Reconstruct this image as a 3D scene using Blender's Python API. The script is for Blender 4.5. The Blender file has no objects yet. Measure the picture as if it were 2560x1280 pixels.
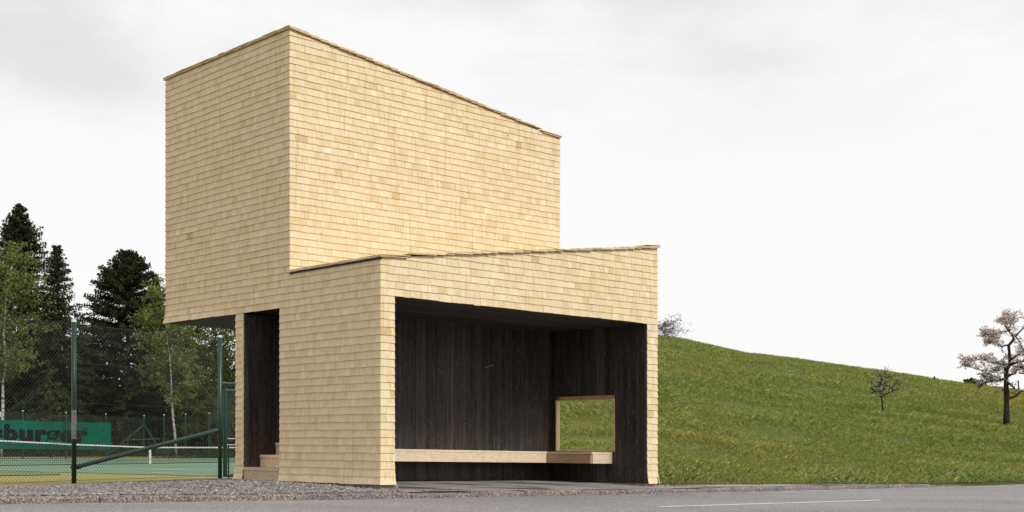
import bpy, math, random
import numpy as np
from mathutils import Vector

random.seed(7)
rng = np.random.default_rng(7)
sc = bpy.context.scene
COL = sc.collection

# ------------------------------------------------------------------ camera geometry
F = 3200.0; CX = 1280.0; VH = 1100.0; H = 0.596
CC = (-1.745, 17.02)                       # near corner of the shelter
RD = (0.7278, 0.6858); LD = (-0.6875, 0.7261)
def P2(k, t): return (CC[0] + RD[0]*k + LD[0]*t, CC[1] + RD[1]*k + LD[1]*t)
DET = RD[0]*LD[1] - RD[1]*LD[0]
def KT(x, y):
    a = x - CC[0]; b = y - CC[1]
    return (a*LD[1] - b*LD[0])/DET, (RD[0]*b - RD[1]*a)/DET
def W(k, t, z):
    p = P2(k, t); return (p[0], p[1], z)
def PX(u, v, d): return ((u-CX)/F*d, d, H + (VH-v)/F*d)

# ------------------------------------------------------------------ object helpers
def link(o):
    COL.objects.link(o); return o
def tag(o, label=None, cat=None, group=None, kind=None):
    if label: o['label'] = label
    if cat: o['category'] = cat
    if group: o['group'] = group
    if kind: o['kind'] = kind
    return o
def thing(name, loc, label, cat, group=None):
    o = bpy.data.objects.new(name, None); link(o); o.location = loc; o.empty_display_size = .2
    return tag(o, label, cat, group)
def wloc(o):
    v = Vector((0, 0, 0))
    while o is not None:
        v += o.location; o = o.parent
    return v
class MB:
    def __init__(s): s.v = []; s.f = []; s.t = []
    def add(s, vs, fs, tint=0.5):
        b = len(s.v); s.v += [tuple(p) for p in vs]
        for f in fs: s.f.append(tuple(i+b for i in f)); s.t.append(tint)
    def hexa(s, b, t, tint=.5):
        """b, t: four bottom and four top corners, same order (ccw seen from above)"""
        s.add(list(b)+list(t), [(3,2,1,0),(4,5,6,7),(0,1,5,4),(1,2,6,5),(2,3,7,6),(3,0,4,7)], tint)
    def ktbox(s, k0, k1, t0, t1, z0, z1, tint=.5):
        f0 = z0 if callable(z0) else (lambda k, t: z0)
        f1 = z1 if callable(z1) else (lambda k, t: z1)
        q = [(k0,t0),(k1,t0),(k1,t1),(k0,t1)]
        s.hexa([W(k,t,f0(k,t)) for k,t in q], [W(k,t,f1(k,t)) for k,t in q], tint)
    def tube(s, pts, rads, n=6, tint=.5, cap=True):
        pts = [Vector(p) for p in pts]
        if not hasattr(rads, '__len__'): rads = [rads]*len(pts)
        b = len(s.v); ref = None
        for i, p in enumerate(pts):
            d = (pts[min(i+1, len(pts)-1)] - pts[max(i-1, 0)])
            if d.length < 1e-9: d = Vector((0,0,1))
            d.normalize()
            if ref is None:
                ref = d.cross(Vector((0.31,0.77,0.56)) if abs(d.z) > .8 else Vector((0,0,1))).normalized()
            a = (ref - d*ref.dot(d)).normalized(); ref = a; c = d.cross(a)
            for j in range(n):
                g = 2*math.pi*j/n
                s.v.append(tuple(p + (a*math.cos(g) + c*math.sin(g))*rads[i]))
        for i in range(len(pts)-1):
            for j in range(n):
                j2 = (j+1) % n
                s.f.append((b+i*n+j, b+i*n+j2, b+(i+1)*n+j2, b+(i+1)*n+j)); s.t.append(tint)
        if cap:
            s.f.append(tuple(b+j for j in reversed(range(n)))); s.t.append(tint)
            e = b+(len(pts)-1)*n
            s.f.append(tuple(e+j for j in range(n))); s.t.append(tint)
    def build(s, name, mat, parent=None, smooth=False):
        off = wloc(parent) if parent else Vector((0,0,0))
        me = bpy.data.meshes.new(name)
        me.from_pydata([(x-off.x, y-off.y, z-off.z) for x,y,z in s.v], [], s.f)
        a = me.attributes.new('tint', 'FLOAT', 'FACE'); a.data.foreach_set('value', s.t)
        if smooth: me.polygons.foreach_set('use_smooth', [True]*len(me.polygons))
        me.update(); me.materials.append(mat)
        o = bpy.data.objects.new(name, me); link(o)
        if parent: o.parent = parent
        return o
def np_mesh(name, verts, nside, tint, mat, parent=None):
    """verts (N, nside, 3): N loose polygons"""
    verts = np.asarray(verts, dtype=np.float64)
    off = wloc(parent) if parent else Vector((0,0,0))
    N = len(verts); v = (verts.reshape(-1,3) - np.array(off)).astype(np.float32)
    me = bpy.data.meshes.new(name)
    me.vertices.add(N*nside); me.vertices.foreach_set('co', v.ravel())
    me.loops.add(N*nside); me.loops.foreach_set('vertex_index', np.arange(N*nside, dtype=np.int32))
    me.polygons.add(N); me.polygons.foreach_set('loop_start', np.arange(0, N*nside, nside, dtype=np.int32))
    a = me.attributes.new('tint', 'FLOAT', 'FACE'); a.data.foreach_set('value', np.asarray(tint, dtype=np.float32))
    me.update(calc_edges=True); me.materials.append(mat)
    o = bpy.data.objects.new(name, me); link(o)
    if parent: o.parent = parent
    return o
def grid(name, xs, ys, fn, mat, smooth=True):
    n = len(ys); v = [fn(x, y) for x in xs for y in ys]
    f = [(i*n+j, (i+1)*n+j, (i+1)*n+j+1, i*n+j+1) for i in range(len(xs)-1) for j in range(n-1)]
    m = MB(); m.v = v; m.f = f; m.t = [.5]*len(f)
    return tag(m.build(name, mat, None, smooth), kind='structure')

# ------------------------------------------------------------------ materials
def newmat(name):
    m = bpy.data.materials.new(name); m.use_nodes = True
    nt = m.node_tree; nt.nodes.clear()
    return m, nt
class N:
    def __init__(s, nt): s.nt = nt
    def __call__(s, typ, ins=None, **props):
        n = s.nt.nodes.new(typ)
        for k, v in props.items(): setattr(n, k, v)
        for k, v in (ins or {}).items():
            if isinstance(v, bpy.types.NodeSocket): s.nt.links.new(v, n.inputs[k])
            else: n.inputs[k].default_value = v
        return n
    def coord(s, scale=(1,1,1), out='Object', loc=(0,0,0), rot=(0,0,0)):
        c = s('ShaderNodeTexCoord')
        m = s('ShaderNodeMapping', {'Vector': c.outputs[out], 'Scale': scale, 'Location': loc, 'Rotation': rot})
        return m.outputs[0]
    def noise(s, vec, scale, detail=3, rough=.55, dist=0):
        return s('ShaderNodeTexNoise', {'Vector': vec, 'Scale': scale, 'Detail': detail, 'Roughness': rough, 'Distortion': dist}).outputs['Fac']
    def ramp(s, fac, stops, interp='LINEAR'):
        r = s('ShaderNodeValToRGB', {'Fac': fac}); r.color_ramp.interpolation = interp
        els = r.color_ramp.elements
        while len(els) < len(stops): els.new(.5)
        for e, (p, c) in zip(els, stops):
            e.position = p; e.color = (c, c, c, 1) if not hasattr(c, '__len__') else (*c, 1)
        return r.outputs[0]
    def mix(s, fac, a, b, mode='MIX'):
        n = s('ShaderNodeMix', data_type='RGBA', blend_type=mode)
        for sk, v in ((n.inputs[0], fac), (n.inputs[6], a), (n.inputs[7], b)):
            if isinstance(v, bpy.types.NodeSocket): s.nt.links.new(v, sk)
            else: sk.default_value = v if not hasattr(v, '__len__') else (*v[:3], 1)
        return n.outputs[2]
    def math(s, op, a, b=0.0):
        n = s('ShaderNodeMath', operation=op)
        for i, v in enumerate((a, b)):
            if isinstance(v, bpy.types.NodeSocket): s.nt.links.new(v, n.inputs[i])
            else: n.inputs[i].default_value = v
        return n.outputs[0]
    def tint(s): return s('ShaderNodeAttribute', attribute_name='tint').outputs['Fac']
    def bump(s, h, strength=.3, dist=.01):
        return s('ShaderNodeBump', {'Height': h, 'Strength': strength, 'Distance': dist}).outputs[0]
    def out(s, col, rough=.8, normal=None, metal=0., spec=.3):
        ins = {'Base Color': col if isinstance(col, bpy.types.NodeSocket) else (*col, 1), 'Roughness': rough, 'Metallic': metal, 'Specular IOR Level': spec}
        if normal is not None: ins['Normal'] = normal
        b = s('ShaderNodeBsdfPrincipled', ins)
        s('ShaderNodeOutputMaterial', {'Surface': b.outputs[0]})

def mat_shingle():
    m, nt = newmat('spruce_shingle'); n = N(nt)
    base = n.ramp(n.tint(), [(0, (.53,.37,.18)), (.12, (.64,.48,.255)), (.5, (.715,.57,.358)), (.85, (.76,.625,.412)), (1, (.81,.695,.49))])
    g = n.noise(n.coord((55,55,3)), 1.6, 4, .6)
    c = n.mix(.55, base, n.ramp(g, [(.30,.58),(.5,.98),(.70,1.12)]), 'MULTIPLY')
    st = n.noise(n.coord((17,17,1.3), loc=(3,5,0)), 1.0, 3, .6)
    c = n.mix(n.ramp(st, [(.55,0),(.72,.6)]), c, (.54,.365,.16))
    kn = n.noise(n.coord((7,7,9), loc=(1,9,4)), 1.0, 2, .5)
    c = n.mix(n.ramp(kn, [(.77,0),(.80,.6)]), c, (.30,.17,.07))
    big = n.noise(n.coord((.5,.5,.8)), 1.0, 2, .5)
    c = n.mix(.35, c, n.ramp(big, [(.3,.88),(.7,1.04)]), 'MULTIPLY')
    n.out(c, .78, n.bump(g, .35, .004), spec=.2); return m
def mat_plank():
    m, nt = newmat('charred_plank'); n = N(nt)
    base = n.ramp(n.tint(), [(0, (.015,.0125,.0115)), (.5, (.040,.032,.028)), (1, (.075,.060,.050))])
    g = n.noise(n.coord((70,70,1.2)), 1.3, 5, .7, .3)
    c = n.mix(.85, base, n.ramp(g, [(.36,.3),(.5,1.0),(.64,2.5)]), 'MULTIPLY')
    k = n.noise(n.coord((11,11,5.0), loc=(2,3,1)), 1.0, 3, .6, 1.4)
    c = n.mix(n.ramp(k, [(.59,0),(.62,.8),(.65,.1)]), c, (.12,.098,.08))
    c = n.mix(n.ramp(k, [(.65,0),(.68,.9)]), c, (.006,.005,.005))
    s2 = n.noise(n.coord((45,45,4), loc=(7,1,2)), 1.0, 2, .5)
    c = n.mix(n.ramp(s2, [(.62,0),(.74,.6)]), c, (.11,.085,.066))  # pale grain flecks, with glints painted into the colour
    n.out(c, .55, n.bump(g, .5, .004), spec=.35); return m
def mat_wood(name, a, b, c_):
    m, nt = newmat(name); n = N(nt)
    rot = (0, 0, -math.atan2(RD[1], RD[0]))
    v = n.coord((.9, 9, 16), rot=rot)
    g = n.noise(v, 1.3, 5, .6, 1.2)
    base = n.ramp(g, [(.25, a), (.5, b), (.75, c_)])
    base = n.mix(.8, base, n.ramp(n.tint(), [(0,.72),(.5,.92),(1,1.1)]), 'MULTIPLY')
    n.out(base, .5, n.bump(g, .1, .002), spec=.35); return m
def mat_simple(name, col, rough=.6, metal=0., var=.25, scale=6, spec=.4):
    m, nt = newmat(name); n = N(nt)
    g = n.noise(n.coord(), scale, 4, .6)
    c = n.mix(1.0, col, n.ramp(g, [(.3, 1-var), (.7, 1+var)]), 'MULTIPLY')
    n.out(c, rough, None, metal, spec); return m
def mat_asphalt(name, lo, hi, stain=0.):
    m, nt = newmat(name); n = N(nt)
    v = n.coord()
    g = n.noise(v, 40, 4, .8); big = n.noise(n.coord((.25,.6,.5), rot=(0,0,-.75)), 1.0, 4, .6)
    c = n.ramp(g, [(.38, lo), (.49, tuple((a+b)*.46 for a,b in zip(lo,hi))), (.58, hi), (.68, tuple(x*1.9 for x in hi))])
    c = n.mix(.8, c, n.ramp(big, [(.3,.78),(.7,1.12)]), 'MULTIPLY')
    if stain:
        rot = (0, 0, -math.atan2(RD[1], RD[0]) + .25)
        s1 = n.noise(n.coord((.55, 2.2, 1), rot=rot, loc=(.4,.3,0)), 1.1, 3, .5, .8)
        c = n.mix(n.ramp(s1, [(.52,0),(.60,stain)]), c, (.022,.019,.017))
    n.out(c, .85, n.bump(g, .5, .006), spec=.25); return m
def mat_granite():
    m, nt = newmat('kerb_granite'); n = N(nt)
    g = n.noise(n.coord(), 42, 4, .75); b = n.noise(n.coord(), 2.2, 3, .6); h = n.noise(n.coord(), 14, 5, .7)
    c = n.ramp(g, [(.36, (.045,.038,.034)), (.5, (.185,.157,.14)), (.64, (.42,.365,.33))])
    c = n.mix(.8, c, n.ramp(b, [(.3,.7),(.7,1.2)]), 'MULTIPLY')
    n.out(c, .9, n.bump(h, .9, .03), spec=.2); return m
def mat_stone():
    m, nt = newmat('gravel_stone'); n = N(nt)
    c = n.ramp(n.tint(), [(0, (.062,.056,.054)), (.35, (.18,.165,.158)), (.6, (.265,.243,.232)), (.8, (.31,.275,.25)), (.93, (.40,.34,.305)), (1, (.52,.50,.49))])
    g = n.noise(n.coord(), 40, 3, .6)
    c = n.mix(.6, c, n.ramp(g, [(.3,.7),(.7,1.2)]), 'MULTIPLY')
    n.out(c, .9, spec=.2); return m
def mat_leaf(name, stops, trans=.3, big=None):
    m, nt = newmat(name); n = N(nt)
    c = n.ramp(n.tint(), stops)
    if big:
        bn = n.noise(n.coord((big,)*3), 1.0, 3, .6)
        c = n.mix(.8, c, n.ramp(bn, [(.32,(.74,.90,.85)),(.5,(1,1,1)),(.66,(1.25,1.06,.85))]), 'MULTIPLY')
    d = n('ShaderNodeBsdfDiffuse', {'Color': c}); t = n('ShaderNodeBsdfTranslucent', {'Color': c})
    mx = n('ShaderNodeMixShader', {0: trans, 1: d.outputs[0], 2: t.outputs[0]})
    n('ShaderNodeOutputMaterial', {'Surface': mx.outputs[0]}); return m
def mat_ground(name, a, b, scale):
    m, nt = newmat(name); n = N(nt)
    g = n.noise(n.coord(), scale, 5, .7)
    n.out(n.ramp(g, [(.3, a), (.7, b)]), .95, n.bump(g, .6, .05), spec=.1); return m
def mat_court(name, a, b):
    m, nt = newmat(name); n = N(nt)
    g = n.noise(n.coord((.12,.3,1), rot=(0,0,-.9)), 1.0, 4, .6); f = n.noise(n.coord(), 30, 2, .6)
    c = n.ramp(g, [(.35, a), (.65, b)])
    c = n.mix(.6, c, n.ramp(f, [(.3,.85),(.7,1.1)]), 'MULTIPLY')
    n.out(c, .9, spec=.15); return m
def mat_bark(name, a, b, sc_=(14,14,3)):
    m, nt = newmat(name); n = N(nt)
    g = n.noise(n.coord(sc_), 1.5, 5, .7, .4)
    n.out(n.ramp(g, [(.3, a), (.7, b)]), .95, n.bump(g, .8, .03), spec=.1); return m
def mat_birch():
    m, nt = newmat('birch_bark'); n = N(nt)
    g = n.noise(n.coord((2.2,2.2,5)), 1.5, 3, .7)
    n.out(n.ramp(g, [(.40, (.05,.045,.04)), (.46, (.42,.40,.37)), (.7, (.60,.58,.54))]), .8, spec=.2); return m
def mat_paint(name, worn):
    m, nt = newmat(name); n = N(nt)
    g = n.noise(n.coord(), 28, 4, .75); b = n.noise(n.coord((1,1,1)), 2.2, 3, .6)
    w = n.math('ADD', g, n.math('MULTIPLY', b, .7))
    c = n.mix(n.ramp(w, [(worn-.08,0),(worn+.08,1)]), (.66,.65,.63), (.19,.185,.18))
    n.out(c, .8, spec=.2); return m

M = {}
M['shingle'] = mat_shingle()
M['plank'] = mat_plank()
M['bench'] = mat_wood('ash_board', (.60,.435,.28), (.73,.56,.39), (.83,.67,.50))
M['bench_shaded'] = mat_wood('shaded_bench_board', (.36,.23,.125), (.48,.32,.185), (.60,.42,.26))  # for the left-facing fascia: its shade is put into the wood colour
M['bench_pale'] = mat_wood('maple_board', (.60,.45,.28), (.70,.55,.37), (.78,.64,.46))
M['step'] = mat_wood('step_board', (.60,.42,.25), (.75,.57,.37), (.86,.69,.49))
M['step_worn'] = mat_wood('worn_step_board', (.38,.265,.165), (.53,.385,.255), (.64,.49,.34))
M['lining'] = mat_wood('pine_lining', (.55,.38,.20), (.66,.48,.28), (.75,.58,.37))
M['membrane'] = mat_simple('roof_membrane', (.022,.024,.030), .7)
M['concrete'] = mat_simple('concrete', (.21,.195,.18), .9, 0, .35, 9, .2)
M['road'] = mat_asphalt('asphalt', (.10,.094,.093), (.335,.318,.314))
M['pave'] = mat_asphalt('pavement_asphalt', (.17,.158,.15), (.36,.335,.315), .8)
M['granite'] = mat_granite()
M['stone'] = mat_stone()
M['gravel'] = mat_ground('gravel_ground', (.09,.085,.083), (.27,.255,.25), 22)
M['meadow'] = mat_ground('meadow_soil', (.065,.080,.022), (.13,.148,.042), 1.3)
M['soil'] = mat_ground('forest_soil', (.012,.012,.007), (.04,.038,.018), 2)
M['earth'] = mat_ground('field', (.03,.045,.015), (.06,.08,.025), .3)
M['court_y'] = mat_court('court_surround', (.24,.22,.065), (.33,.29,.095))
M['court_g'] = mat_court('court_green', (.135,.225,.140), (.185,.285,.185))
M['court_w'] = mat_court('court_worn', (.14,.17,.075), (.19,.21,.09))
M['line'] = mat_simple('line_paint', (.42,.45,.40), .9)
M['green'] = mat_simple('green_steel', (.010,.045,.030), .38, 0, .2, 4, .5)
M['green_far'] = mat_simple('green_post', (.012,.055,.04), .5, 0, .2, 4, .4)
M['wire'] = mat_simple('coated_wire', (.035,.042,.036), .5, 0, .2, 4, .4)
M['cap'] = mat_simple('cap_plastic', (.62,.63,.62), .6)
M['bare'] = mat_simple('bare_zinc', (.30,.29,.285), .6, .0, .4, 14)
M['chrome'] = mat_simple('handle_metal', (.55,.54,.50), .35, .3)
M['banner'] = mat_simple('banner_cloth', (.0035,.105,.066), .8, 0, .22, 2, .1)
M['ink'] = mat_simple('banner_ink', (.010,.011,.013), .8, 0, .2, 3, .1)
M['netband'] = mat_simple('net_band', (.60,.59,.55), .8)
M['netcord'] = mat_simple('net_cord', (.012,.022,.018), .8)
M['paint'] = mat_paint('road_paint', .95)
M['paint_worn'] = mat_paint('worn_road_paint', .82)
M['spruce'] = mat_leaf('spruce_needle', [(0,(.014,.018,.009)), (.5,(.038,.047,.022)), (.85,(.066,.078,.038)), (1,(.10,.112,.06))], .2)
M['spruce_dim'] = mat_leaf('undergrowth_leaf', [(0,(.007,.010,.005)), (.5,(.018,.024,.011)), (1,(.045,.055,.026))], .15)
M['spruce_l'] = mat_leaf('larch_needle', [(0,(.018,.024,.011)), (.5,(.044,.056,.026)), (1,(.105,.12,.062))], .2)
M['birch_leaf'] = mat_leaf('birch_leaf', [(0,(.08,.105,.026)), (.5,(.20,.235,.068)), (1,(.37,.40,.15))], .45)
M['bush_leaf'] = mat_leaf('bush_leaf', [(0,(.04,.055,.012)), (.5,(.11,.135,.03)), (1,(.22,.24,.07))], .45)
M['weed'] = mat_leaf('weed_leaf', [(0,(.02,.028,.01)), (.6,(.065,.08,.028)), (1,(.16,.16,.07))], .3)
M['grass'] = mat_leaf('meadow_blade', [(0,(.060,.090,.020)), (.4,(.220,.258,.062)), (.8,(.37,.395,.115)), (.97,(.45,.43,.18)), (1,(.48,.44,.26))], .35, .045)
M['verge'] = mat_leaf('verge_blade', [(0,(.08,.105,.026)), (.4,(.235,.275,.075)), (.8,(.36,.385,.135)), (1,(.46,.43,.26))], .4, .4)
M['flower'] = mat_leaf('yellow_petal', [(0,(.55,.40,.02)), (.85,(.68,.55,.05)), (.9,(.75,.75,.72)), (1,(.8,.8,.78))], .2)
M['blossom'] = mat_leaf('apple_blossom', [(0,(.30,.20,.175)), (.35,(.60,.48,.44)), (.75,(.80,.71,.67)), (1,(.9,.85,.82))], .4)
M['youngleaf'] = mat_leaf('young_leaf', [(0,(.05,.06,.02)), (1,(.14,.15,.06))], .4)
M['bark'] = mat_bark('apple_bark', (.014,.010,.009), (.060,.044,.039))
M['sbark'] = mat_bark('spruce_bark', (.015,.012,.010), (.055,.045,.036))
M['birch'] = mat_birch()
M['twig'] = mat_bark('twig_bark', (.05,.03,.026), (.13,.085,.075))
M['bud'] = mat_leaf('bud_leaf', [(0,(.06,.035,.033)), (.6,(.15,.105,.10)), (1,(.30,.25,.25))], .3)

# ------------------------------------------------------------------ ground heights
RK = [-40,-14,-5.3,-.5,5.24,15,40,120]; RZ = [.55,.10,-.049,-.153,-.248,-.375,-.55,-.8]
def road_z(k): return float(np.interp(k, RK, RZ))
KH = .075
def sm(x): x = max(0., min(1., x)); return x*x*(3-2*x)
FK0, FT0 = .645, 10.77; FSL = (12.14-10.77)/(4.72-.645)
def fence_t(k): return FT0 + FSL*(k-FK0)
def near_z(k, t): return road_z(k) + KH + .07*max(0., min(1., (t+.65)/2.2))
def gravel_z(k, t):
    w = sm((k+3.2)/2.8); t0 = -.45+3.65*w
    z = road_z(k) + KH + .07*w*max(0., min(1., (t+.65)/2.2))
    if t > t0:
        a = (t-t0)/(fence_t(k)-t0); z = z*(1-a) + (-.285)*a
    return z
def court_z(y): return float(np.interp(y, [20,27,45,56,90], [-.29,-.285,-.40,-.46,-.47]))

# road
grid('road', [-40+i*1.0 for i in range(161)], [-14,-9,-6,-4,-2,-.6], lambda k,t: W(k,t,road_z(k)-.012*max(0,-.6-t)*0), M['road'])
# markings
def marking(name, k0, k1, t0, t1, mat):
    n = max(2, int((k1-k0)/.5)); ks = [k0+(k1-k0)*i/n for i in range(n+1)]
    return grid(name, ks, [t0,t1], lambda k,t: W(k,t,road_z(k)+.004), mat)
marking('centre_line_dash', .95, 5.9, -4.06, -3.94, M['paint'])
marking('centre_line_dash', 14.9, 19.9, -4.06, -3.94, M['paint'])
marking('centre_line_dash', -12.9, -8.0, -4.06, -3.94, M['paint'])
marking('edge_line', 3.6, 90, -1.06, -.95, M['paint_worn'])

# kerb
kb = MB(); k = -30.0
while k < 15.0:
    L = .95 + random.random()*.25; k1 = min(k+L, 15.1); n = 5
    jt = random.uniform(-.012,.012); jz = random.uniform(-.009,.009)
    pr = []
    for i in range(n+1):
        kk = k+.003+(k1-k-.006)*i/n; r = road_z(kk)
        hh = KH*(1-sm((kk-12.6)/2.4))+jz+random.uniform(-.005,.005) if kk > 12 else KH+jz+random.uniform(-.005,.005)
        w = random.uniform(-.008,.008)+jt
        pr.append([W(kk,-.665+w,r-.12), W(kk,-.655+w,r+hh-.022), W(kk,-.637+w,r+hh-.005), W(kk,-.61+w,r+hh), W(kk,-.505,r+hh+.001), W(kk,-.50,r-.12)])
    vs = [p for q in pr for p in q]; fs = []
    for i in range(n):
        for j in range(5): fs.append((i*6+j, (i+1)*6+j, (i+1)*6+j+1, i*6+j+1))
    fs += [(5,4,3,2,1,0), tuple(n*6+j for j in range(6))]
    kb.add(vs, fs); k = k1
tag(kb.build('kerb', M['granite']), kind='structure')

# pavement in front of and inside the shelter, tapering out to the right
def pave_edge(k): return float(np.interp(k, [-.35,5.7,5.9,8.5,11.5], [3.7,3.7,.30,.0,-.49]))
pk = [-.35+i*.25 for i in range(48)]
grid('pavement', pk, [0,.1,.25,.45,.7,1], lambda k,q: W(k,-.505+(pave_edge(k)+.505)*q, near_z(k,-.505+(pave_edge(k)+.505)*q)), M['pave'])
# gravel ground
grid('gravel_bed', [-24+i*.5 for i in range(67)], [i/24 for i in range(25)],
     lambda k,q: W(k,-.503+(fence_t(k)+.6+.503)*q, gravel_z(k,-.503+(fence_t(k)+.6+.503)*q)-.012), M['gravel'])

# tennis court ground (beyond the fence)
def court_fn(k, t):
    p = P2(k,t); return (p[0], p[1], court_z(p[1]))
grid('tennis_court', [-30+i*2.0 for i in range(46)], [i/30 for i in range(31)],
     lambda k,q: court_fn(k, fence_t(k)-.9+62*q), M['court_y'])
def ground_at(u, v, zfun=court_z, off=.004):
    d0, d1 = 12., 200.
    # march down the ray until it meets the court
    d = 14.
    while d < 140:
        x, y, z = PX(u, v, d)
        if z <= zfun(y)+off: return (x, y, zfun(y)+off)
        d += .05
    return PX(u, v, 100)
def patch(name, poly, mat, off, n=8):
    # quad given by four pixel corners on the court, subdivided
    q = [ground_at(u, v) for u, v in poly]
    def fn(a, b):
        x = (q[0][0]*(1-a)+q[1][0]*a)*(1-b)+(q[3][0]*(1-a)+q[2][0]*a)*b
        y = (q[0][1]*(1-a)+q[1][1]*a)*(1-b)+(q[3][1]*(1-a)+q[2][1]*a)*b
        return (x, y, court_z(y)+off)
    return grid(name, [i/24 for i in range(25)], [i/24 for i in range(25)], fn, mat)
patch('court_surface', [(-330,1168),(760,1197),(640,1146.5),(-40,1146.5)], M['court_g'], .012)
patch('court_stain', [(-200,1193),(150,1187.5),(150,1181),(-200,1177)], M['court_w'], .018)
patch('court_line', [(380,1184),(436,1186),(436,1184.7),(380,1182.8)], M['line'], .022)
patch('court_line', [(340,1174),(470,1177.5),(470,1176.4),(340,1173)], M['line'], .022)

# forest floor and wide ground
grid('forest_floor', [-90+i*6 for i in range(26)], [76+i*4 for i in range(20)], lambda x,y: (x, y, -.485+.12*math.sin(x*.4)*math.sin(y*.3) + .02*max(0,y-96)), M['soil'])
grid('ground', [-900+i*100 for i in range(19)], [-300+i*100 for i in range(14)], lambda x,y: (x,y,-1.6), M['earth'])

# meadow hill
RU = [600,900,1150,1400,1645,1700,1760,1830,1870,1940,2000,2100,2200,2330,2440,2560,2900,3600]
RV = [1090,1000,920,862,840,848,859,874,883,891,898,913,927,947,962,979,1020,1060]
DR = 92.
def start_d(u, t=.2):
    uu = (u-CX)/F
    # where the viewing direction crosses the line t = .2 (right of the building) - a plain plan line
    # X = CC0 + RD0 k + LD0 t, Y = ...
    a = CC[0]+LD[0]*t; b = CC[1]+LD[1]*t
    kk = (uu*b - a)/(RD[0]-uu*RD[1])
    return max(19., b + RD[1]*kk)
_n1 = rng.random((64,64))
def vnoise(x, y):
    xi = math.floor(x); yi = math.floor(y); fx = x-xi; fy = y-yi
    fx = fx*fx*(3-2*fx); fy = fy*fy*(3-2*fy)
    g = lambda i,j: _n1[i % 64, j % 64]
    return (g(xi,yi)*(1-fx)+g(xi+1,yi)*fx)*(1-fy)+(g(xi,yi+1)*(1-fx)+g(xi+1,yi+1)*fx)*fy
def hill_z(x, y):
    u = CX + F*x/max(y, 5.)
    k, t = KT(x, y)
    base = road_z(max(k, 3)) + KH*(1-sm((k-12.6)/2.4)) + .07*max(0., min(1., (t+.65)/2.2)) - .012
    d0 = start_d(u); vr = float(np.interp(u, RU, RV)); zr = H + (VH-vr)/F*DR
    q = (y-d0)/(DR-d0)
    if q <= 0: return base
    if q <= 1:
        z = base + (zr-base)*(q**1.12)
    else:
        z = zr - (zr-base)*((q-1)*1.2)**1.5 - .03*(y-DR)
    a = min(1, q*6)*max(0, min(1, (1.0-q)*5))
    z += a*((vnoise(x*.12+3, y*.33)-.5)*.75 + (vnoise(x*.4, y*.9)-.5)*.24)
    return max(z, -1.55)
mu = [850+i*20 for i in range(135)]
def meadow_fn(u, q):
    d0 = max(start_d(u, -.62), 18.)
    y = d0 + (125-d0)*(q**1.6)
    x = (u-CX)/F*y
    k, t = KT(x, y)
    z = hill_z(x, y)
    if t < 3.8 and k < 5.75: z = -.6                     # dives under the building's slab
    return (x, y, z)
grid('meadow', mu, [i/90 for i in range(91)], meadow_fn, M['meadow'])
def hill_hit(u, v):
    d = start_d(u)
    while d < DR+4:
        x, y, z = PX(u, v, d)
        if z <= hill_z(x, y): return (x, y, hill_z(x, y))
        d += .1
    return PX(u, v, DR)

# ------------------------------------------------------------------ grass blades
def blades(name, P, h, w, lean, mat, tint):
    n = len(P); az = rng.random(n)*2*np.pi
    dx = np.cos(az); dy = np.sin(az)
    a2 = rng.random(n)*2*np.pi; ln = lean*rng.random(n)*h
    lx = np.cos(a2)*ln; ly = np.sin(a2)*ln
    V = np.zeros((n,4,3))
    V[:,0] = P; V[:,0,0] -= dx*w*.5; V[:,0,1] -= dy*w*.5
    V[:,1] = P; V[:,1,0] += dx*w*.5; V[:,1,1] += dy*w*.5
    mid = P + np.stack([lx*.35, ly*.35, h*.6], 1)
    V[:,2] = mid; V[:,2,0] += dx*w*.38; V[:,2,1] += dy*w*.38
    tip = P + np.stack([lx, ly, h], 1)
    V[:,3] = tip
    return tag(np_mesh(name, V, 4, tint, mat), kind='stuff')
def meadow_points(n, u0, u1, q0, q1, p):
    out = []
    while len(out) < n:
        u = random.uniform(u0, u1); d0 = start_d(u)
        y = d0 + (DR+1.5-d0)*(q0+(q1-q0)*random.random()**p)
        x = (u-CX)/F*y
        k, t = KT(x, y)
        if k < 6.0 and t < 4.2: continue
        if t < pave_edge(k)+.05 and k < 11.5: continue
        if t < -.5+max(0,0): continue
        # clumps: keep thin and thick places
        c = vnoise(x*.5+9, y*1.1+4)
        if random.random() > .62+.6*c: continue
        out.append((x, y, hill_z(x,y)-.01, c))
    return np.array(out)
G = meadow_points(520000, 1330, 2800, 0.0, 1.0, 1.5)
dist = G[:,1]
hh = (.05+.085*rng.random(len(G)))*(.45+1.1*G[:,3])*np.clip((dist-6)/34,.55,1.1)
ww = .005 + .00038*(dist-20)
tt = np.clip(.10+.72*(rng.random(len(G)))+.25*(G[:,3]-.5)+ (rng.random(len(G))<.05)*.3, 0, 1)
blades('meadow_grass', G[:,:3], hh, ww, 1.7, M['grass'], tt)
# taller rough grass along the kerb
V_ = []
while len(V_) < 34000:
    k = random.uniform(5.9, 46); e = pave_edge(k) if k < 11.5 else -.49
    if k > 15: e = -.58
    t = e + .03 + abs(random.gauss(0, .9))
    x, y = P2(k, t)
    c = vnoise(x*1.3+20, y*1.3)
    if random.random() > .25+1.2*c: continue
    edge = min(1., .25+(t-e)/.5)
    V_.append((x, y, max(hill_z(x,y), near_z(k, t)) - .01, c*edge))
V_ = np.array(V_)
blades('verge_grass', V_[:,:3], (.06+.13*rng.random(len(V_))**1.8)*(.3+.9*V_[:,3]), .006+.0002*(V_[:,1]-20), 1.5, M['verge'], np.clip(rng.random(len(V_))**1.3*.95+.03,0,1))
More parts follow.
